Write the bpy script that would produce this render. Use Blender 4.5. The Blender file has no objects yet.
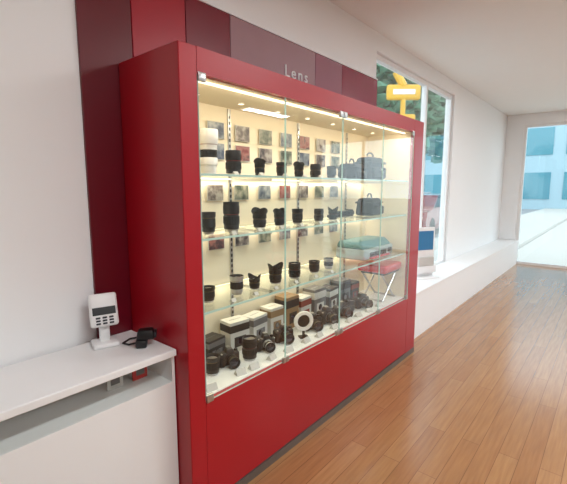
import bpy, bmesh, math, random
from mathutils import Vector, Matrix
random.seed(7)
S=bpy.context.scene
S.view_settings.view_transform='Standard'
S.view_settings.look='None'
S.view_settings.exposure=0.0

# ---------------------------------------------------------------- materials
def srgb(r,g,b):
    def f(c):
        c/=255.0
        return c/12.92 if c<=0.04045 else ((c+0.055)/1.055)**2.4
    return (f(r),f(g),f(b),1)
def newmat(name):
    m=bpy.data.materials.new(name); m.use_nodes=True
    return m,m.node_tree.nodes,m.node_tree.links
def pmat(name,col,rough=0.5,metal=0.0,coat=0.0,emis=None,estr=0.0,noise=0.06,nscale=8.0,bump=0.0):
    m,N,L=newmat(name); b=N['Principled BSDF']
    b.inputs['Roughness'].default_value=rough
    b.inputs['Metallic'].default_value=metal
    b.inputs['Coat Weight'].default_value=coat
    tc=N.new('ShaderNodeTexCoord'); nt=N.new('ShaderNodeTexNoise'); nt.inputs['Scale'].default_value=nscale
    L.new(tc.outputs['Object'],nt.inputs['Vector'])
    mx=N.new('ShaderNodeMix'); mx.data_type='RGBA'
    mx.inputs['A'].default_value=tuple(c*(1-noise) for c in col[:3])+(1,)
    mx.inputs['B'].default_value=tuple(min(1,c*(1+noise)) for c in col[:3])+(1,)
    L.new(nt.outputs['Fac'],mx.inputs['Factor']); L.new(mx.outputs['Result'],b.inputs['Base Color'])
    if bump>0:
        n2=N.new('ShaderNodeTexNoise'); n2.inputs['Scale'].default_value=180
        L.new(tc.outputs['Object'],n2.inputs['Vector'])
        bp=N.new('ShaderNodeBump'); bp.inputs['Strength'].default_value=bump; bp.inputs['Distance'].default_value=0.002
        L.new(n2.outputs['Fac'],bp.inputs['Height']); L.new(bp.outputs['Normal'],b.inputs['Normal'])
    if emis:
        b.inputs['Emission Color'].default_value=emis; b.inputs['Emission Strength'].default_value=estr
    return m
def glassmat(name,tint=(0.97,0.985,0.98,1),base=0.04,maxi=0.9):
    m,N,L=newmat(name); N.remove(N['Principled BSDF'])
    out=N['Material Output']
    lw=N.new('ShaderNodeLayerWeight'); lw.inputs['Blend'].default_value=0.5
    pw=N.new('ShaderNodeMath'); pw.operation='POWER'; pw.inputs[1].default_value=4.0
    L.new(lw.outputs['Facing'],pw.inputs[0])
    mu=N.new('ShaderNodeMath'); mu.operation='MULTIPLY_ADD'; mu.inputs[1].default_value=maxi; mu.inputs[2].default_value=base
    L.new(pw.outputs[0],mu.inputs[0])
    tr=N.new('ShaderNodeBsdfTransparent'); tr.inputs['Color'].default_value=tint
    gl=N.new('ShaderNodeBsdfGlossy'); gl.inputs['Roughness'].default_value=0.0
    gl.inputs['Color'].default_value=(1,1,1,1)
    mx=N.new('ShaderNodeMixShader')
    L.new(mu.outputs[0],mx.inputs[0]); L.new(tr.outputs[0],mx.inputs[1]); L.new(gl.outputs[0],mx.inputs[2])
    L.new(mx.outputs[0],out.inputs['Surface'])
    return m
def emat(name,col,s):
    m,N,L=newmat(name); b=N['Principled BSDF']
    b.inputs['Base Color'].default_value=col
    b.inputs['Emission Color'].default_value=col; b.inputs['Emission Strength'].default_value=s
    return m
def photomat(name,c1,c2,c3,sc):
    m,N,L=newmat(name); b=N['Principled BSDF']; b.inputs['Roughness'].default_value=0.35
    tc=N.new('ShaderNodeTexCoord'); nt=N.new('ShaderNodeTexNoise'); nt.inputs['Scale'].default_value=sc
    nt.inputs['Detail'].default_value=3
    L.new(tc.outputs['Object'],nt.inputs['Vector'])
    cr=N.new('ShaderNodeValToRGB'); e=cr.color_ramp.elements
    e[0].position=0.35; e[0].color=c1; e[1].position=0.65; e[1].color=c3
    n=e.new(0.5); n.color=c2
    L.new(nt.outputs['Fac'],cr.inputs[0]); L.new(cr.outputs[0],b.inputs['Base Color'])
    return m

RED=pmat('red_lacquer',srgb(172,2,26),0.38,coat=0.15,noise=0.05,nscale=3)
PDARK=pmat('maroon_panel',srgb(104,6,26),0.35,coat=0.15)
PRED=pmat('crimson_panel',srgb(172,6,38),0.35,coat=0.2)
PMID=pmat('dark_red_panel',srgb(124,10,38),0.35,coat=0.2)
PGRAY=pmat('mauve_grey_glass_panel',srgb(172,138,148),0.10,coat=1.0)
PGRAY2=pmat('mauve_grey_panel_dark',srgb(156,98,118),0.10,coat=1.0)
PPURP=pmat('purple_red_panel',srgb(140,16,60),0.2,coat=0.6)
WHITE=pmat('white_paint',srgb(250,251,252),0.7,noise=0.008)
CEIL=pmat('ceiling_paint',srgb(243,243,241),0.8,noise=0.01)
CREAM=pmat('cream_laminate',srgb(244,232,208),0.55,noise=0.02)
ROOMW=pmat('grey_wall_paint',srgb(190,190,188),0.8,noise=0.02)
WLAM=pmat('white_laminate',srgb(246,246,246),0.3,noise=0.01)
STEEL=pmat('brushed_steel',srgb(190,190,190),0.3,metal=1.0)
KICK=pmat('grey_kick_metal',srgb(120,112,106),0.4,metal=0.6)
BLACK=pmat('black_plastic',srgb(20,19,21),0.4,noise=0.1)
RUB=pmat('black_rubber',srgb(10,10,11),0.7,noise=0.1)
DARKG=pmat('dark_grey_metal',srgb(50,50,55),0.35,metal=0.3)
LWHITE=pmat('lens_white_enamel',srgb(240,238,232),0.35)
GOLD=pmat('gold_ring',srgb(120,100,60),0.3,metal=0.8)
RRING=pmat('red_ring',srgb(120,20,20),0.4)
SILV=pmat('silver_plastic',srgb(185,186,190),0.3,metal=0.6)
FGLASS=pmat('front_element_glass',srgb(20,24,45),0.05,coat=1.0)
FAB=pmat('black_fabric',srgb(16,16,18),0.9,bump=0.5)
TEAL=pmat('teal_grey_shell',srgb(90,138,142),0.45,bump=0.1)
PALEF=pmat('pale_grey_shell',srgb(166,180,182),0.5,bump=0.1)
REDV=pmat('red_vinyl',srgb(205,6,22),0.3,coat=0.4)
BXW=pmat('box_white_card',srgb(205,203,198),0.6)
BXG=pmat('box_grey_card',srgb(104,104,106),0.6)
BXB=pmat('box_black_card',srgb(26,25,27),0.5)
BXY=pmat('box_gold_card',srgb(140,112,80),0.6)
BXR=pmat('box_red_card',srgb(130,52,46),0.6)
BLUE=pmat('blue_print',srgb(60,130,180),0.4)
GLASS=glassmat('clear_glass',base=0.022,maxi=0.75)
SHG=glassmat('shelf_glass',tint=(0.93,0.97,0.95,1),base=0.03,maxi=0.5)
GEDGE=pmat('glass_edge_green_glow',srgb(176,206,198),0.15,emis=srgb(190,220,210),estr=0.12)  # faint emission painted in so the edges look lit; no lamp there
LED=emat('warm_led',(1.0,0.84,0.62,1),2.6)
PHOTOS=[photomat('photo_print_%s'%n,*c) for n,c in {
 'red':(srgb(120,50,50),srgb(160,110,104),srgb(70,50,60),22),
 'blue':(srgb(56,66,92),srgb(120,128,138),srgb(170,172,174),18),
 'grey':(srgb(56,50,56),srgb(124,114,112),srgb(176,170,164),25),
 'green':(srgb(56,68,62),srgb(116,122,108),srgb(170,166,150),20)}.items()]

def floormat():
    m,N,L=newmat('wood_plank_floor'); b=N['Principled BSDF']
    tc=N.new('ShaderNodeTexCoord')
    br=N.new('ShaderNodeTexBrick'); br.inputs['Scale'].default_value=1.0
    br.inputs['Brick Width'].default_value=1.2; br.inputs['Row Height'].default_value=0.10
    br.inputs['Mortar Size'].default_value=0.0016; br.inputs['Mortar Smooth'].default_value=0.3
    br.offset=0.37
    br.inputs['Color1'].default_value=srgb(174,128,84); br.inputs['Color2'].default_value=srgb(160,112,70)
    br.inputs['Mortar'].default_value=srgb(116,76,46)
    L.new(tc.outputs['Object'],br.inputs['Vector'])
    mp=N.new('ShaderNodeMapping'); mp.inputs['Scale'].default_value=(2,30,2)
    L.new(tc.outputs['Object'],mp.inputs['Vector'])
    nt=N.new('ShaderNodeTexNoise'); nt.inputs['Scale'].default_value=2; nt.inputs['Detail'].default_value=6
    L.new(mp.outputs[0],nt.inputs['Vector'])
    cr=N.new('ShaderNodeValToRGB'); cr.color_ramp.elements[0].color=(0.80,0.77,0.74,1); cr.color_ramp.elements[1].color=(1.05,1.04,1.03,1)
    cr.color_ramp.elements[0].position=0.3; cr.color_ramp.elements[1].position=0.7
    L.new(nt.outputs['Fac'],cr.inputs[0])
    mx=N.new('ShaderNodeMix'); mx.data_type='RGBA'; mx.blend_type='MULTIPLY'; mx.inputs['Factor'].default_value=1
    L.new(br.outputs['Color'],mx.inputs['A']); L.new(cr.outputs[0],mx.inputs['B'])
    L.new(mx.outputs['Result'],b.inputs['Base Color'])
    b.inputs['Roughness'].default_value=0.24
    b.inputs['Coat Weight'].default_value=0.4; b.inputs['Coat Roughness'].default_value=0.18
    return m
FLOOR=floormat()

# ---------------------------------------------------------------- builder
class B:
    def __init__(s,name):
        s.name=name; s.bm=bmesh.new(); s.mats=[]; s.M=Matrix.Identity(4)
    def mi(s,m):
        if m not in s.mats: s.mats.append(m)
        return s.mats.index(m)
    def box(s,x0,x1,y0,y1,z0,z1,mat,bev=0,seg=2,taper=None):
        n0=set(s.bm.faces)
        c=Vector(((x0+x1)/2,(y0+y1)/2,(z0+z1)/2))
        Mx=s.M@Matrix.Translation(c)@Matrix.Diagonal((x1-x0,y1-y0,z1-z0,1))
        g=bmesh.ops.create_cube(s.bm,size=1,matrix=Mx)
        vs=g['verts']
        if taper:
            inv=s.M.inverted()
            for v in vs:
                p=inv@v.co
                if p.z>c.z:
                    p.x=c.x+(p.x-c.x)*taper[0]; p.y=c.y+(p.y-c.y)*taper[1]+(taper[2] if len(taper)>2 else 0)
                    v.co=s.M@p
        if bev>0:
            es=list({e for v in vs for e in v.link_edges})
            bmesh.ops.bevel(s.bm,geom=es,offset=bev,segments=seg,affect='EDGES',profile=0.5)
        i=s.mi(mat)
        for f in s.bm.faces:
            if f not in n0:
                f.material_index=i; f.smooth=bev>0 and seg>1
        return s
    def lathe(s,prof,c,axis='Z',seg=32):
        R=Matrix.Identity(4)
        if axis=='-Y': R=Matrix.Rotation(math.radians(90),4,'X')
        if axis=='X': R=Matrix.Rotation(math.radians(90),4,'Y')
        T=s.M@Matrix.Translation(Vector(c))@R
        rings=[]
        for (r,z,mat,fl) in prof:
            ring=[]
            if r<1e-6:
                ring=[s.bm.verts.new(T@Vector((0,0,z)))]
            else:
                for k in range(seg):
                    a=2*math.pi*k/seg; rr=r; zz=z
                    if fl=='rib' and k%2: rr=r*0.94
                    if fl=='petal': zz=z+r*0.32*math.cos(2*a)
                    ring.append(s.bm.verts.new(T@Vector((rr*math.cos(a),rr*math.sin(a),zz))))
            rings.append(ring)
        for j in range(len(rings)-1):
            A,C=rings[j],rings[j+1]; mi=s.mi(prof[j+1][2])
            for k in range(seg):
                k2=(k+1)%seg
                try:
                    if len(A)==1 and len(C)==1: continue
                    if len(A)==1: f=s.bm.faces.new((A[0],C[k],C[k2]))
                    elif len(C)==1: f=s.bm.faces.new((A[k],A[k2],C[0]))
                    else: f=s.bm.faces.new((A[k],A[k2],C[k2],C[k]))
                    f.material_index=mi; f.smooth=True
                except ValueError: pass
        return s
    def tube(s,pts,r,mat,seg=10):
        pts=[Vector(p) for p in pts]; rings=[]; i=s.mi(mat)
        for j,p in enumerate(pts):
            d=(pts[min(j+1,len(pts)-1)]-pts[max(j-1,0)]).normalized()
            up=Vector((0,0,1)) if abs(d.z)<0.9 else Vector((1,0,0))
            u=d.cross(up).normalized(); v=d.cross(u)
            rings.append([s.bm.verts.new(s.M@(p+u*r*math.cos(2*math.pi*k/seg)+v*r*math.sin(2*math.pi*k/seg))) for k in range(seg)])
        for j in range(len(rings)-1):
            for k in range(seg):
                f=s.bm.faces.new((rings[j][k],rings[j][(k+1)%seg],rings[j+1][(k+1)%seg],rings[j+1][k])); f.material_index=i; f.smooth=True
        for rg in (rings[0],rings[-1]):
            f=s.bm.faces.new(rg); f.material_index=i
        return s
    def prism(s,poly,y0,y1,mat,smooth=False):
        i=s.mi(mat)
        a=[s.bm.verts.new(s.M@Vector((x,y0,z))) for x,z in poly]
        b=[s.bm.verts.new(s.M@Vector((x,y1,z))) for x,z in poly]
        n=len(poly)
        fs=[s.bm.faces.new(a),s.bm.faces.new(b[::-1])]
        for k in range(n): fs.append(s.bm.faces.new((a[k],b[k],b[(k+1)%n],a[(k+1)%n])))
        for f in fs: f.material_index=i
        return s
    def done(s,loc=None,rotz=0,parent=None,sharp=0.6):
        bmesh.ops.recalc_face_normals(s.bm,faces=s.bm.faces)
        me=bpy.data.meshes.new(s.name); s.bm.to_mesh(me); s.bm.free()
        for m in s.mats: me.materials.append(m)
        o=bpy.data.objects.new(s.name,me); bpy.context.collection.objects.link(o)
        try: me.set_sharp_from_angle(angle=sharp)
        except Exception: pass
        if loc: o.location=loc
        o.rotation_euler[2]=rotz
        if parent: o.parent=parent
        return o

# ---------------------------------------------------------------- room shell
XL,XR,YF,YB=-3.0,9.0,-4.0,1.80
H=2.90
B('floor').box(XL-.1,XR+.1,YF-.1,YB+.1,-.1,0,FLOOR).done()
B('ceiling').box(XL-.1,XR+.1,YF-.1,YB+.1,H,H+.1,CEIL).done()
WX=5.75
w=B('wall_back'); w.box(XL,3.48,YB,YB+.12,0,H,WHITE); w.box(3.48,WX,YB,YB+.12,2.74,H,WHITE); w.box(3.48,WX,YB,YB+.12,0,.44,WHITE)
w.box(WX,XR,YB,YB+.12,0,H,WHITE); w.done()
B('wall_left').box(XL-.1,XL,YF,YB+.12,0,H,ROOMW).done()
B('wall_front').box(XL,XR,YF-.1,YF,0,H,ROOMW).done()
w=B('wall_right'); w.box(XR,XR+.1,YF,-3.6,0,H,WHITE); w.box(XR,XR+.1,1.5,YB+.12,0,H,WHITE)
w.box(XR,XR+.1,-3.6,1.5,2.7,H,WHITE); w.done()
B('window_ledge').box(3.485,XR-.01,1.45,1.795,0,.45,WHITE,0).box(3.485,XR-.01,1.44,1.795,.45,.475,WLAM,0).done()

def window(name,x0,x1,mulls,ya,yb,z0,z1,fr=.045):
    b=B(name)
    b.box(x0,x1,ya,yb,z0,z0+fr,WLAM).box(x0,x1,ya,yb,z1-fr,z1,WLAM)
    b.box(x0,x0+fr,ya,yb,z0+fr,z1-fr,WLAM).box(x1-fr,x1,ya,yb,z0+fr,z1-fr,WLAM)
    for mx in mulls: b.box(mx-fr/2,mx+fr/2,ya,yb,z0+fr,z1-fr,WLAM)
    b.box(x0+fr,x1-fr,(ya+yb)/2-.004,(ya+yb)/2+.004,z0+fr,z1-fr,GLASS)
    return b.done()
window('window_1',3.49,WX-.01,[4.83],1.83,1.89,.445,2.735)
b=B('window_2')
for z0,z1 in ((0,.05),(2.65,2.7)): b.box(XR+.02,XR+.08,-3.6,1.5,z0,z1,WLAM)
for y in (-3.575,-2.3,-1.0,.3,1.475): b.box(XR+.02,XR+.08,y-.025,y+.025,.05,2.65,WLAM)
b.box(XR+.046,XR+.054,-3.55,1.45,.05,2.65,GLASS); b.done()

def panel(x0,x1,m,z0=0.0,z1=2.48): 
    return B('trim_wall_panel').box(x0+.002,x1-.002,1.785,1.80,z0,z1,m,.0015,1).done()
panel(.80,1.046,PDARK); panel(1.046,1.35,PRED); panel(1.35,1.66,PMID)
panel(1.66,2.50,PGRAY); panel(2.50,2.87,PGRAY2); panel(2.87,3.48,PPURP)
B('trim_picture_rail').box(.80,3.48,1.783,1.80,2.482,2.492,WHITE).done()

cu=bpy.data.curves.new('wall_lettering','FONT'); cu.body='Lens'; cu.size=.11; cu.extrude=.003; cu.space_character=1.35
cu.align_x='CENTER'
t=bpy.data.objects.new('wall_lettering',cu); bpy.context.collection.objects.link(t)
t.location=(2.27,1.781,2.245); t.rotation_euler=(math.radians(90),0,0); cu.materials.append(WHITE)

# ---------------------------------------------------------------- display cabinet
CX0,CX1,CY0,CY1,CZ=.97,3.48,1.335,1.783,2.06
GX0,GX1,GZ0,GZ1=1.058,3.28,.55,1.958
cab=bpy.data.objects.new('lens_display_cabinet',None); bpy.context.collection.objects.link(cab)
b=B('carcass')
b.box(CX0,GX0,CY0,CY1,.0,CZ,RED,.003,1)
b.box(GX1,CX1,CY0,CY1,.0,CZ,RED,.003,1)
b.box(GX0,GX1,CY0,CY1,GZ1,CZ-.0005,RED)
b.box(GX0,GX1,CY0+.001,CY1,.05,GZ0,RED)
b.box(GX0,GX1,CY1-.02,CY1,GZ0,GZ1,RED)
b.box(CX0+.002,CX1-.002,CY0-.004,CY0+.01,.0,.045,KICK)
b.done(parent=cab)
b=B('lining')
yb=CY1-.024
b.box(GX0+.001,GX1-.001,yb,yb+.003,GZ0+.001,GZ1-.001,CREAM)
b.box(GX0+.0005,GX0+.004,CY0+.03,yb,GZ0+.001,GZ1-.001,CREAM)
b.box(GX1-.004,GX1-.0005,CY0+.03,yb,GZ0+.001,GZ1-.001,CREAM)
b.box(GX0+.004,GX1-.004,CY0+.03,yb,GZ1-.004,GZ1-.0005,CREAM)
b.box(GX0+.004,GX1-.004,CY0+.03,yb,GZ0+.0005,GZ0+.006,WLAM)
b.done(parent=cab)
b=B('slotted_uprights')
for x in (1.61,2.26,2.91):
    b.box(x-.010,x+.010,yb-.008,yb-.001,GZ0+.01,GZ1-.01,STEEL)
    z=GZ0+.03
    while z<GZ1-.04:
        b.box(x-.0055,x+.0055,yb-.0088,yb-.0078,z,z+.018,BLACK); z+=.032
b.done(parent=cab)
SH=[1.563,1.28,.948]
ysh0=1.375
b=B('glass_shelves')
for z in SH:
    b.box(GX0+.006,GX1-.006,ysh0,yb-.01,z-.010,z,SHG)
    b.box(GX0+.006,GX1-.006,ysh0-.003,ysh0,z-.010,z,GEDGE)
b.done(parent=cab)
b=B('shelf_brackets')
for z in SH:
    for x in (1.61,2.26,2.91):
        b.box(x-.004,x+.004,1.43,yb-.008,z-.026,z-.0105,STEEL,taper=None)
b.done(parent=cab)
b=B('led_strips')
b.box(GX0+.03,GX1-.03,1.40,1.412,GZ1-.012,GZ1-.005,LED)
for x in range(7):
    xx=GX0+.2+x*.3
    b.lathe([(0,0,LED,None),(.016,0,LED,None),(.016,.006,STEEL,None)],(xx,1.60,GZ1-.011),seg=16)
for z in SH: b.box(GX0+.03,GX1-.03,yb-.018,yb-.012,z-.014,z-.0105,LED)
b.done(parent=cab)
n=4; wd=(GX1-GX0)/n
for i in range(n):
    b=B('glass_door_%d'%(i+1))
    x0=GX0+i*wd+.0015; x1=GX0+(i+1)*wd-.0015
    b.box(x0+.002,x1-.002,CY0-.001,CY0+.005,GZ0+.004,GZ1-.004,GLASS)
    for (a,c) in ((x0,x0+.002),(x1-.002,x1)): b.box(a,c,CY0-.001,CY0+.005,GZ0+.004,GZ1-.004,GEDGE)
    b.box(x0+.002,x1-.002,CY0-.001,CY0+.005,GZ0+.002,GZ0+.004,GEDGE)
    hx=x0 if i%2==0 else x1-.04
    for z in (GZ0-.006,GZ1-.030):
        b.box(hx,hx+.04,CY0-.006,CY0+.010,z,z+.036,STEEL,.003)
    lx=x1-.024 if i%2==0 else x0
    b.box(lx,lx+.024,CY0-.008,CY0+.008,GZ0-.004,GZ0+.028,STEEL,.003)
    b.done(parent=cab)

# photo prints
b=B('photo_prints')
k=0
for z,hh in ((1.475,.085),(1.195,.085),(1.82,.085),(1.705,.085)):
    for i in range(8):
        x=1.285+.205*i if z<1.6 else 1.30+.205*i
        wdt=.060
        b.box(x-wdt,x+wdt,yb-.012,yb-.0095,z-hh/2-.003,z+hh/2+.003,BXW)
        b.box(x-wdt+.004,x+wdt-.004,yb-.0132,yb-.012,z-hh/2,z+hh/2,PHOTOS[(1,2,3,1,0,2,3)[(k*3+i*5)%7]]); k+=1
b.done()

# ---------------------------------------------------------------- lenses
def lens(x,y,z,h,r,style=0,ring=None,body=BLACK):
    b=B('camera_lens')
    ring=ring or GOLD
    if style==0:
        P=[(0,0,RUB,None),(.62*r,0,RUB,None),(.66*r,.06*h,STEEL,None),(.72*r,.08*h,body,None),(.74*r,.22*h,body,None),
           (.80*r,.24*h,RUB,'rib'),(.80*r,.42*h,RUB,'rib'),(.76*r,.44*h,body,None),(.76*r,.48*h,body,None),(.78*r,.50*h,ring,None),
           (.84*r,.52*h,RUB,'rib'),(.84*r,.68*h,RUB,'rib'),(.82*r,.70*h,body,None),(.86*r,.74*h,body,None),(1.0*r,.93*h,body,'petal'),
           (.96*r,.93*h,RUB,'petal'),(.78*r,.72*h,RUB,None),(.4*r,.74*h,FGLASS,None),(0,.76*h,FGLASS,None)]
    elif style==1:
        P=[(0,0,RUB,None),(.70*r,0,RUB,None),(.74*r,.10*h,STEEL,None),(.84*r,.12*h,body,None),(.86*r,.3*h,body,None),
           (.95*r,.33*h,RUB,'rib'),(.95*r,.70*h,RUB,'rib'),(.9*r,.73*h,body,None),(.9*r,.75*h,ring,None),(.98*r,.80*h,body,None),
           (1.0*r,1.0*h,body,None),(.9*r,1.0*h,RUB,None),(.8*r,.9*h,RUB,None),(.4*r,.93*h,FGLASS,None),(0,.95*h,FGLASS,None)]
    elif style==2:
        P=[(0,0,RUB,None),(.8*r,0,RUB,None),(.82*r,.08*h,STEEL,None),(.92*r,.10*h,body,None),(.92*r,.25*h,body,None),
           (1.0*r,.27*h,RUB,'rib'),(1.0*r,.52*h,RUB,'rib'),(.9*r,.54*h,body,None),(.9*r,.58*h,body,None),(.94*r,.60*h,ring,None),
           (1.0*r,.64*h,RUB,'rib'),(1.0*r,.86*h,RUB,'rib'),(.97*r,.88*h,body,None),(.97*r,1.0*h,body,None),(.85*r,1.0*h,RUB,None),
           (.8*r,.95*h,RUB,None),(0,.97*h,FGLASS,None)]
    elif style==3:
        W=LWHITE
        P=[(0,0,W,None),(.72*r,0,W,None),(.76*r,.05*h,W,None),(.80*r,.2*h,W,None),(.9*r,.22*h,W,None),(.9*r,.36*h,W,None),
           (.84*r,.38*h,W,None),(.84*r,.46*h,RUB,None),(.88*r,.47*h,RUB,'rib'),(.88*r,.55*h,RUB,'rib'),(.84*r,.57*h,W,None),(.9*r,.66*h,W,None),(.92*r,.67*h,RRING,None),
           (1.0*r,.72*h,W,None),(1.0*r,.97*h,W,None),(.95*r,1.0*h,W,None),(.6*r,1.0*h,BLACK,None),(0,1.0*h,BLACK,None)]
    b.lathe(P,(0,0,0),seg=40)
    if style==3:
        b.box(.8*r,1.35*r,-.012,.012,.24*h,.31*h,LWHITE,.003); b.box(1.2*r,1.4*r,-.014,.014,.12*h,.34*h,LWHITE,.003)
    return b.done((x,y,z+.0005),random.uniform(0,3) if style!=3 else .8)

y1=1.52
z=SH[0]
lens(1.25,1.51,z,.21,.048,3)
for (x,h,r,s,rg) in ((1.42,.125,.041,2,RRING),(1.615,.095,.034,0,GOLD),(1.80,.085,.032,1,RRING),(1.965,.093,.035,0,GOLD),(2.14,.09,.035,2,GOLD),(2.33,.085,.034,1,GOLD),(2.47,.078,.033,1,GOLD)):
    lens(x,y1,z,h,r,s,rg)
z=SH[1]
for (x,h,r,s,rg) in ((1.24,.105,.036,1,GOLD),(1.39,.15,.042,2,RRING),(1.60,.108,.046,0,GOLD),(1.77,.10,.039,0,RRING),(1.94,.093,.035,1,GOLD),(2.17,.085,.032,2,GOLD),(2.34,.088,.037,0,RRING)):
    lens(x,1.51,z,h,r,s,rg)
z=SH[2]
for (x,h,r,s,rg,bd) in ((1.22,.075,.034,1,GOLD,BLACK),(1.41,.098,.037,1,GOLD,SILV),(1.545,.08,.037,0,GOLD,BLACK),(1.72,.115,.046,0,GOLD,BLACK),(1.90,.095,.038,2,RRING,BLACK),(2.11,.078,.037,1,GOLD,BLACK),(2.28,.072,.034,1,GOLD,SILV)):
    lens(x,1.50,z,h,r,s,rg,bd)

def bag(x,y,z,w,d,h,m1,m2,name='camera_bag',rot=0):
    b=B(name)
    b.box(-w/2,w/2,-d/2,d/2,0,h,m1,min(w,d,h)*.18,4,taper=(.86,.85))
    b.box(-w*.38,w*.38,-d/2-.018,-d/2+.02,h*.08,h*.55,m2,.012,3)
    b.box(-w*.47,w*.47,-d/2-.006,d/2+.004,h*.70,h*.80,m2,.006,2,taper=(.96,.96))
    b.tube([(-w*.2,0,h-.01),(-w*.18,0,h+.02),(-w*.08,0,h+.035),(w*.08,0,h+.035),(w*.18,0,h+.02),(w*.2,0,h-.01)],.006,m2)
    b.box(-w*.03,w*.03,-d/2-.024,-d/2-.016,h*.42,h*.5,STEEL,.002)
    return b.done((x,y,z+.0005),rot)
bag(2.70,1.58,SH[0],.20,.16,.12,FAB,RUB,rot=.1)
bag(2.95,1.56,SH[0],.23,.17,.18,FAB,RUB,rot=-.1)
bag(2.96,1.56,SH[1],.22,.16,.14,FAB,RUB,rot=.1)
b=B('teal_reflection_standin')  # printer form made up for a teal-grey shape read as a reflection
b.box(-.25,.25,-.13,.13,0,.085,PALEF,.015,3)
b.box(-.25,.25,-.12,.13,.083,.14,TEAL,.02,3,taper=(.92,.75,.02))
b.box(-.16,.12,-.133,-.125,.02,.055,BLACK,.003)
b.box(-.17,.13,-.16,-.125,.008,.02,REDV,.003)
b.box(.15,.22,-.134,-.128,.03,.06,DARKG,.002)
b.done((2.93,1.57,SH[2]+.0005),.0)

b=B('folded_tripod')
for dy,dz in ((0,.014),(.026,.014),(.013,.037)):
    b.tube([(2.46,1.60+dy,SH[1]+dz),(2.62,1.60+dy,SH[1]+dz),(2.72,1.60+dy,SH[1]+dz)],.0125,BLACK)
b.box(2.72,2.76,1.588,1.64,SH[1]+.002,SH[1]+.056,DARKG,.006)
b.lathe([(0,0,DARKG,None),(.016,0,DARKG,None),(.02,.02,BLACK,None),(.012,.034,STEEL,None),(0,.036,STEEL,None)],(2.76,1.613,SH[1]+.028),axis='X',seg=20)
b.done()

# ---------------------------------------------------------------- bottom deck
ZD=GZ0+.0065
def pbox(x,y,w,d,h,m1,m2,rot=0,z=ZD):
    b=B('product_box')
    b.box(-w/2,w/2,-d/2,d/2,0,h,m1,.0015,1)
    b.box(-w/2-.0006,w/2+.0006,-d/2-.0006,d/2+.0006,h*.66,h*.9,m2)
    b.box(-w*.3,w*.3,-d/2-.001,-d/2,h*.16,h*.5,m2)
    b.lathe([(0,0,BLACK,None),(w*.16,0,BLACK,None),(w*.15,.0012,FGLASS,None),(0,.0012,FGLASS,None)],(0,-d/2-.001,h*.34),axis='-Y',seg=20)
    b.box(-w*.3,w*.3,-.0015,.0015,h,h+.0006,m2)
    return b.done((x,y,z),rot)
def camera(x,y,z,sc=1,rot=0,body=BLACK,lensm=BLACK,ring=GOLD):
    b=B('digital_camera'); b.M=Matrix.Diagonal((sc,sc,sc,1))
    b.box(-.065,.065,-.03,.03,0,.085,body,.010,3)
    b.box(-.075,-.035,-.048,.02,.002,.082,RUB,.010,3)
    b.box(-.03,.032,-.034,.028,.078,.112,body,.008,2,taper=(.62,.8))
    b.box(-.012,.012,-.008,.02,.110,.115,STEEL)
    b.lathe([(0,0,BLACK,None),(.012,0,BLACK,None),(.012,.012,RUB,'rib'),(0,.012,DARKG,None)],(.048,0,.084),seg=20)
    b.lathe([(0,0,DARKG,None),(.006,0,DARKG,None),(.006,.006,STEEL,None),(0,.006,STEEL,None)],(-.055,-.03,.081),seg=14)
    b.lathe([(.034,0,STEEL,None),(.034,.005,STEEL,None),(.031,.008,lensm,None),(.032,.02,lensm,None),(.034,.022,RUB,'rib'),(.034,.042,RUB,'rib'),
             (.032,.044,ring,None),(.033,.047,ring,None),(.036,.05,lensm,None),(.036,.064,lensm,None),(.031,.064,RUB,None),(.027,.056,RUB,None),(.012,.059,FGLASS,None),(0,.06,FGLASS,None)],(.008,-.03,.042),axis='-Y',seg=32)
    for sx in (-1,1): b.lathe([(0,0,STEEL,None),(.004,0,STEEL,None),(.004,.006,STEEL,None),(0,.006,STEEL,None)],(sx*.066,0,.07),axis='X',seg=10)
    return b.done((x,y,z+.0005),rot)
for a in ((1.20,1.69,.10,.09,.12,BXG,BXW,.0),(1.375,1.68,.13,.10,.12,BXB,BXG,.1),(1.55,1.67,.14,.10,.18,BXW,BXB,-.1),(1.725,1.68,.14,.1,.165,BXW,BXG,.1),
          (1.89,1.68,.12,.1,.18,BXW,BXY,-.05),(2.045,1.68,.13,.11,.22,BXY,BXB,.0),(2.20,1.68,.13,.10,.18,BXW,BXR,.05),(2.37,1.68,.15,.11,.21,BXG,BXW,0),
          (2.55,1.68,.14,.11,.18,BXB,BXW,.1),(2.73,1.68,.14,.11,.21,BXG,BXB,-.05),(2.90,1.69,.13,.11,.16,BXB,BXR,0)):
    pbox(a[0],a[1],a[2],a[3],a[4],a[5],a[6],a[7])
lens(1.50,1.50,ZD,.125,.042,2,RRING)
lens(1.25,1.52,ZD,.095,.040,1,GOLD)
camera(1.38,1.54,ZD,.85,-.4)
camera(1.66,1.53,ZD,.85,-.5,lensm=SILV)
camera(1.83,1.53,ZD,.9,-.5)
b=B('ring_flash')
b.lathe([(.040,0,LWHITE,None),(.062,0,LWHITE,None),(.066,.006,LWHITE,None),(.062,.014,LWHITE,None),(.042,.014,LWHITE,None),(.040,.0,LWHITE,None)],(0,0,.108),axis='-Y',seg=40)
b.lathe([(0,.004,BLACK,None),(.0405,.004,BLACK,None)],(0,0,.108),axis='-Y',seg=40)
b.box(-.008,.008,-.012,.0,0.004,.05,BLACK,.001,1)
b.box(-.03,.03,-.03,.02,0,.008,BLACK,.002)
b.done((1.955,1.47,ZD),-.6)
camera(2.12,1.52,ZD,.95,-.5)
camera(2.29,1.52,ZD,1.0,-.3)
camera(2.48,1.51,ZD,.95,-.4,ring=RRING)
lens(2.62,1.52,ZD,.09,.038,2,GOLD)
camera(2.77,1.51,ZD,1.0,-.3)
b=B('red_chair_reflection_standin')  # made-up solid seat standing in for a chair's reflection in the door glass
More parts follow.
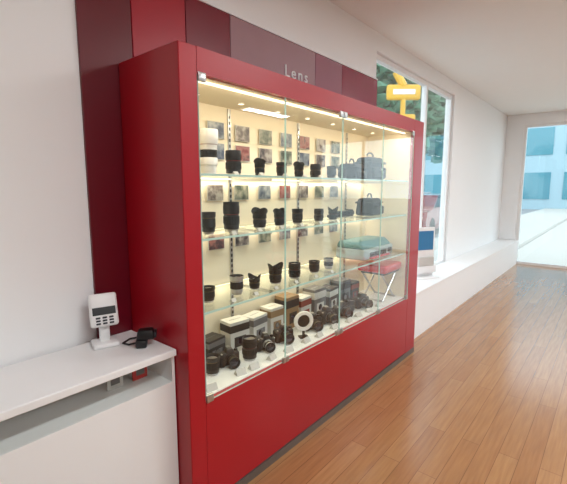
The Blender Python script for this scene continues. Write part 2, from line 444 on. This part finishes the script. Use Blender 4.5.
b.box(-.17,.15,-.13,.13,.25,.315,REDV,.018,4)
b.box(-.14,.14,-.11,.11,.232,.252,BLACK,.004)
for sy in (-.09,.09):
    b.tube([(-.12,sy,.0085),(.12,sy,.236)],.008,STEEL); b.tube([(.12,sy+.017,.0085),(-.12,sy+.017,.236)],.008,STEEL)
b.tube([(-.12,-.09,.0085),(-.12,.107,.0085)],.008,STEEL); b.tube([(.12,-.09,.0085),(.12,.107,.0085)],.008,STEEL)
b.done((3.115,1.52,ZD),0)
b=B('price_tags')
for i,x in enumerate((1.14,1.34,1.43,1.58,1.72,1.90,2.03,2.22,2.40,2.55,2.70,2.88,)):
    b.M=Matrix.Translation((x,1.400+.008*(i%2),ZD))@Matrix.Rotation(math.radians(-90+random.uniform(-15,15)),4,'Z')
    b.prism([(-.02,0),(.02,0),(0,.03)],-.028,.028,BXW)
b.done()
b=B('shelf_price_tags')
for zz,xs in ((SH[0],(1.33,1.51,1.70,1.88,2.04,2.22)),(SH[1],(1.31,1.49,1.67,1.85,2.04,2.24)),(SH[2],(1.30,1.46,1.62,1.80,2.0,2.18))):
    for x in xs:
        b.M=Matrix.Translation((x,1.41,zz+.0005))@Matrix.Rotation(math.radians(-90),4,'Z')
        b.prism([(-.012,0),(.012,0),(0,.016)],-.014,.014,BXW)
b.done()

# ---------------------------------------------------------------- brochure stand on the window ledge
b=B('brochure_stand')
b.box(-.15,.15,-.08,.08,0,.015,WLAM,.004)
b.box(-.14,.14,.02,.035,.015,.58,WLAM,.004)
b.box(-.12,.12,.016,.0205,.32,.54,BLUE,.001,1)
b.box(-.13,.13,-.03,.02,.06,.075,WLAM,.002); b.box(-.13,.13,-.034,-.028,.06,.14,WLAM,.002)
b.box(-.11,.11,-.02,.012,.075,.24,BXW,.001,1)
b.done((4.50,1.64,.4755),-.5)

# ---------------------------------------------------------------- service counter (left)
b=B('service_counter')
x0,x1=-.9,.965
b.box(x0,x1,1.41,1.783,.78,.81,WLAM,.003,1)
b.box(x0,x1,1.43,1.783,.0,.66,WLAM)
b.box(x0,x1,1.765,1.783,.66,.78,WLAM)
b.box(x0,x0+.02,1.43,1.765,.66,.78,WLAM); b.box(x1-.015,x1,1.43,1.765,.66,.78,WLAM)
b.box(x0+.02,x1-.015,1.43,1.436,.66,.78,GLASS)
b.box(x0+.05,x1-.03,1.46,1.475,.770,.779,WLAM)
b.done()
b=B('memory_card_packs')
for i,c in enumerate((BXW,REDV)):
    xx=.76+i*.115; b.box(xx-.035,xx+.035,1.56,1.57,.6605,.75,c,.002); b.box(xx-.02,xx+.02,1.5585,1.56,.68,.71,BXG,.0005,1)
b.done()
b=B('payment_terminal'); b.M=Matrix.Diagonal((.72,.8,.98,1))
b.box(-.075,.075,-.06,.06,0,.022,WLAM,.008,3)
b.box(-.03,.03,-.005,.03,.018,.12,WLAM,.008,2)
b.M=b.M@Matrix.Translation((0,-.005,.155))@Matrix.Rotation(math.radians(-22),4,'X')
b.box(-.08,.08,-.018,.018,-.065,.085,WLAM,.012,3)
b.box(-.065,.065,-.0195,-.018,-.015,.02,BLACK,.0005,1)
for i in range(3):
    for j in range(3): b.box(-.05+i*.037,-.025+i*.037,-.021,-.018,-.058+j*.013,-.050+j*.013,DARKG,.001,1)
b.done((.79,1.69,.8105),-.3)
b=B('barcode_scanner'); b.M=Matrix.Scale(1.2,4); M0=b.M.copy()
b.box(-.035,.035,-.02,.02,0,.030,BLACK,.010,3)
b.M=M0@Matrix.Translation((-.0,.0,.028))
b.box(-.028,.028,-.018,.05,0,.035,BLACK,.012,4,taper=(.8,.8))
b.box(-.022,.022,.046,.053,.006,.026,DARKG,.002)
b.M=M0
b.tube([(0,-.018,.012),(.0,-.045,.008),(-.03,-.07,.004),(-.07,-.05,.004),(-.085,.0,.004)],.0035,BLACK)
b.done((.890,1.56,.8105),-2.2)

# ---------------------------------------------------------------- seating in the room
def chair(x,y,r):
    b=B('red_chair')
    b.box(-.23,.23,-.22,.22,.41,.48,REDV,.03,4)
    b.M=Matrix.Translation((0,.22,.50))@Matrix.Rotation(math.radians(-10),4,'X')
    b.box(-.22,.22,-.025,.025,.08,.38,REDV,.024,4); b.M=Matrix.Identity(4)
    for sx in (-1,1):
        b.tube([(sx*.22,-.22,0),(sx*.20,-.18,.42)],.012,STEEL)
        b.tube([(sx*.22,.24,0),(sx*.20,.19,.42),(sx*.20,.24,.60),(sx*.19,.28,.80)],.012,STEEL)
        b.tube([(sx*.212,-.20,.16),(sx*.212,.225,.16)],.008,STEEL)
    return b.done((x,y,0),r)
chair(5.1,-.25,2.2)
chair(4.6,-1.2,.6)
b=B('round_table')
b.lathe([(0,0,STEEL,None),(.26,0,STEEL,None),(.25,.015,STEEL,None),(.04,.03,STEEL,None),(.035,.70,STEEL,None),(.1,.715,WLAM,None),(.40,.72,WLAM,None),(.40,.745,WLAM,None),(0,.745,WLAM,None)],(0,0,0),seg=48)
b.done((5.5,-1.1,0))

# ---------------------------------------------------------------- ceiling lights
LP=emat('ceiling_panel_light',(1.0,0.99,0.97,1),5)
for i,(x,y) in enumerate(((.6,-.4),(3.0,-.4),(5.6,-.4),(.6,-2.4),(3.0,-2.4),(5.6,-2.4))):
    b=B('ceiling_light'); b.box(-.6,.6,-.15,.15,-.03,0,WLAM,.004,1); b.box(-.57,.57,-.12,.12,-.0315,-.03,LP); b.done((x,y,H-.0005))
    ld=bpy.data.lights.new('ceiling_light_lamp','AREA'); ld.shape='RECTANGLE'; ld.size=1.1; ld.size_y=.22; ld.energy=29; ld.color=(.94,.98,1)
    lo=bpy.data.objects.new('ceiling_light_lamp',ld); bpy.context.collection.objects.link(lo); lo.location=(x,y,H-.04)
def strip(x,y,z,sx,sy,e,rx=0,par=cab):
    ld=bpy.data.lights.new('led_lamp','AREA'); ld.shape='RECTANGLE'; ld.size=sx; ld.size_y=sy; ld.energy=e; ld.color=(1,.85,.62)
    lo=bpy.data.objects.new('led_lamp',ld); bpy.context.collection.objects.link(lo); lo.location=(x,y,z); lo.rotation_euler=(rx,0,0); lo.parent=par
xm=(GX0+GX1)/2
strip(xm,1.406,GZ1-.014,2.1,.012,7.0,math.radians(25))
for zz in SH: strip(xm,yb-.03,zz-.018,2.1,.012,2.1,0)

# ---------------------------------------------------------------- outside
ASPH=pmat('street_asphalt',srgb(150,150,152),.9,bump=.3)
PAVE=pmat('pavement',srgb(196,192,186),.9)
LEAF=pmat('tree_leaves',srgb(84,130,104),.8,noise=.6,nscale=6)
BARK=pmat('tree_bark',srgb(92,80,70),.9,noise=.3)
BLD=pmat('facade_concrete',srgb(170,196,206),.8)
BGL=pmat('facade_glass',srgb(90,150,165),.15,coat=.5)
YEL=pmat('yellow_enamel',srgb(225,170,30),.4)
CARP=pmat('car_paint_red',srgb(150,50,50),.25,coat=.8)
B('street_ground').box(-8,60,1.95,45,-.22,-.12,ASPH).box(-8,60,1.95,4.2,-.12,-.02,PAVE).done()
B('street_ground').box(9.15,60,-30,1.94,-.22,-.12,PAVE).done()
def tree(x,y,h,r):
    b=B('street_tree')
    b.tube([(0,0,0),(.03,.02,h*.3),(-.03,0,h*.6)],.12,BARK,12)
    b.tube([(0,0,h*.45),(.4,.2,h*.7)],.05,BARK); b.tube([(0,0,h*.45),(-.4,-.1,h*.72)],.05,BARK)
    i=b.mi(LEAF)
    for k in range(300):
        a=random.uniform(0,6.28); rr=r*math.sqrt(random.uniform(0,1)); zz=h*(.72+random.uniform(-.3,.28)*math.sqrt(max(.05,1-(rr/r)**2)))
        g=bmesh.ops.create_icosphere(b.bm,subdivisions=1,radius=random.uniform(.08,.22)*r,matrix=Matrix.Translation((rr*math.cos(a),rr*math.sin(a),zz))@Matrix.Diagonal((1,1,.5,1)))
        for v in g['verts']:
            v.co+=Vector((random.uniform(-.1,.1),random.uniform(-.1,.1),random.uniform(-.1,.1)))
            for f in v.link_faces: f.material_index=i
    return b.done((x,y,-.12))
tree(10.5,4.9,5.5,1.1); tree(14.5,6.6,6.5,1.5); tree(19.5,6.2,6.5,1.7); tree(9.0,6.2,6,1.2)
def car(x,y,m,r=0):
    b=B('parked_car')
    b.prism([(-2.1,.25),(-2.15,.6),(-2.0,.85),(-1.3,.95),(-.75,1.38),(.6,1.42),(1.25,.98),(2.0,.85),(2.15,.6),(2.1,.25)],-.82,.82,m)
    b.prism([(-1.12,.97),(-.7,1.33),(-.05,1.36),(-.05,.97)],-.83,.83,BLACK); b.prism([(.03,.97),(.03,1.36),(.55,1.36),(1.05,.97)],-.83,.83,BLACK)
    for sx in (-1.35,1.35):
        for sy in (-.84,.62):
            b.lathe([(0,0,SILV,None),(.18,0,SILV,None),(.2,.01,RUB,None),(.31,0,RUB,None),(.33,.04,RUB,None),(.33,.18,RUB,None),(.3,.22,RUB,None),(0,.22,RUB,None)],(sx,sy+.22,.33),axis='-Y',seg=28)
    for sx in (-2.1,2.1): b.box(sx-.06,sx+.06,-.7,-.4,.58,.72,LWHITE,.02); b.box(sx-.06,sx+.06,.4,.7,.58,.72,LWHITE,.02)
    return b.done((x,y,-.12),r)
car(14.5,5.6,CARP,.1); car(21,8.6,SILV,0)
b=B('street_building')
b.box(0,26,0,6,0,14,BLD)
for i in range(12):
    for j in range(4): b.box(.6+i*2.1,2.1+i*2.1,-.05,.05,.9+j*3.3,2.9+j*3.3,BGL)
b.done((4,20,-.12))
b=B('street_building'); b.box(0,6,-16,16,0,11,BLD)
for i in range(12):
    for j in range(3): b.box(-.05,.05,-15+i*2.6,-13.2+i*2.6,.9+j*3.3,2.9+j*3.3,BGL)
b.done((36,6,-.22))
b=B('yellow_street_sign')
b.tube([(0,0,0),(0,0,3.3)],.05,YEL)
b.box(-.34,.34,-.06,.06,3.28,3.58,YEL,.05,3); b.box(-.22,.22,-.07,-.055,3.38,3.48,LWHITE,.01)
b.tube([(0,0,3.55),(-.15,0,3.8),(-.05,0,4.02),(.15,0,4.02)],.08,YEL)
b.box(-.25,.25,-.07,.07,2.75,3.0,YEL,.04,3)
b.lathe([(0,0,YEL,None),(.2,0,YEL,None),(.18,.02,YEL,None),(.03,.04,YEL,None)],(0,0,0),seg=24)
b.done((7.95,3.5,-.0195),-.9)

# world
W=bpy.data.worlds.new('sky'); S.world=W; W.use_nodes=True
N=W.node_tree.nodes; L=W.node_tree.links; bg=N['Background']
sk=N.new('ShaderNodeTexSky'); sk.sky_type='HOSEK_WILKIE'; sk.turbidity=6; sk.sun_direction=Vector((.3,.6,.7)).normalized()
mx=N.new('ShaderNodeMix'); mx.data_type='RGBA'; mx.inputs['Factor'].default_value=.75; mx.inputs['B'].default_value=(.80,.93,1,1)
L.new(sk.outputs[0],mx.inputs['A']); L.new(mx.outputs['Result'],bg.inputs['Color']); bg.inputs['Strength'].default_value=3.4

# camera
a=math.radians(39.9); tl=math.radians(7.7)
cd=bpy.data.cameras.new('camera'); cam=bpy.data.objects.new('camera',cd); bpy.context.collection.objects.link(cam)
cd.sensor_fit='HORIZONTAL'; cd.sensor_width=36; cd.lens=398/567*36; cd.clip_start=.02
cam.location=(0,0,1.5)
f=Vector((math.cos(a)*math.cos(tl),math.sin(a)*math.cos(tl),-math.sin(tl)))
cam.rotation_euler=f.to_track_quat('-Z','Y').to_euler()
S.camera=cam
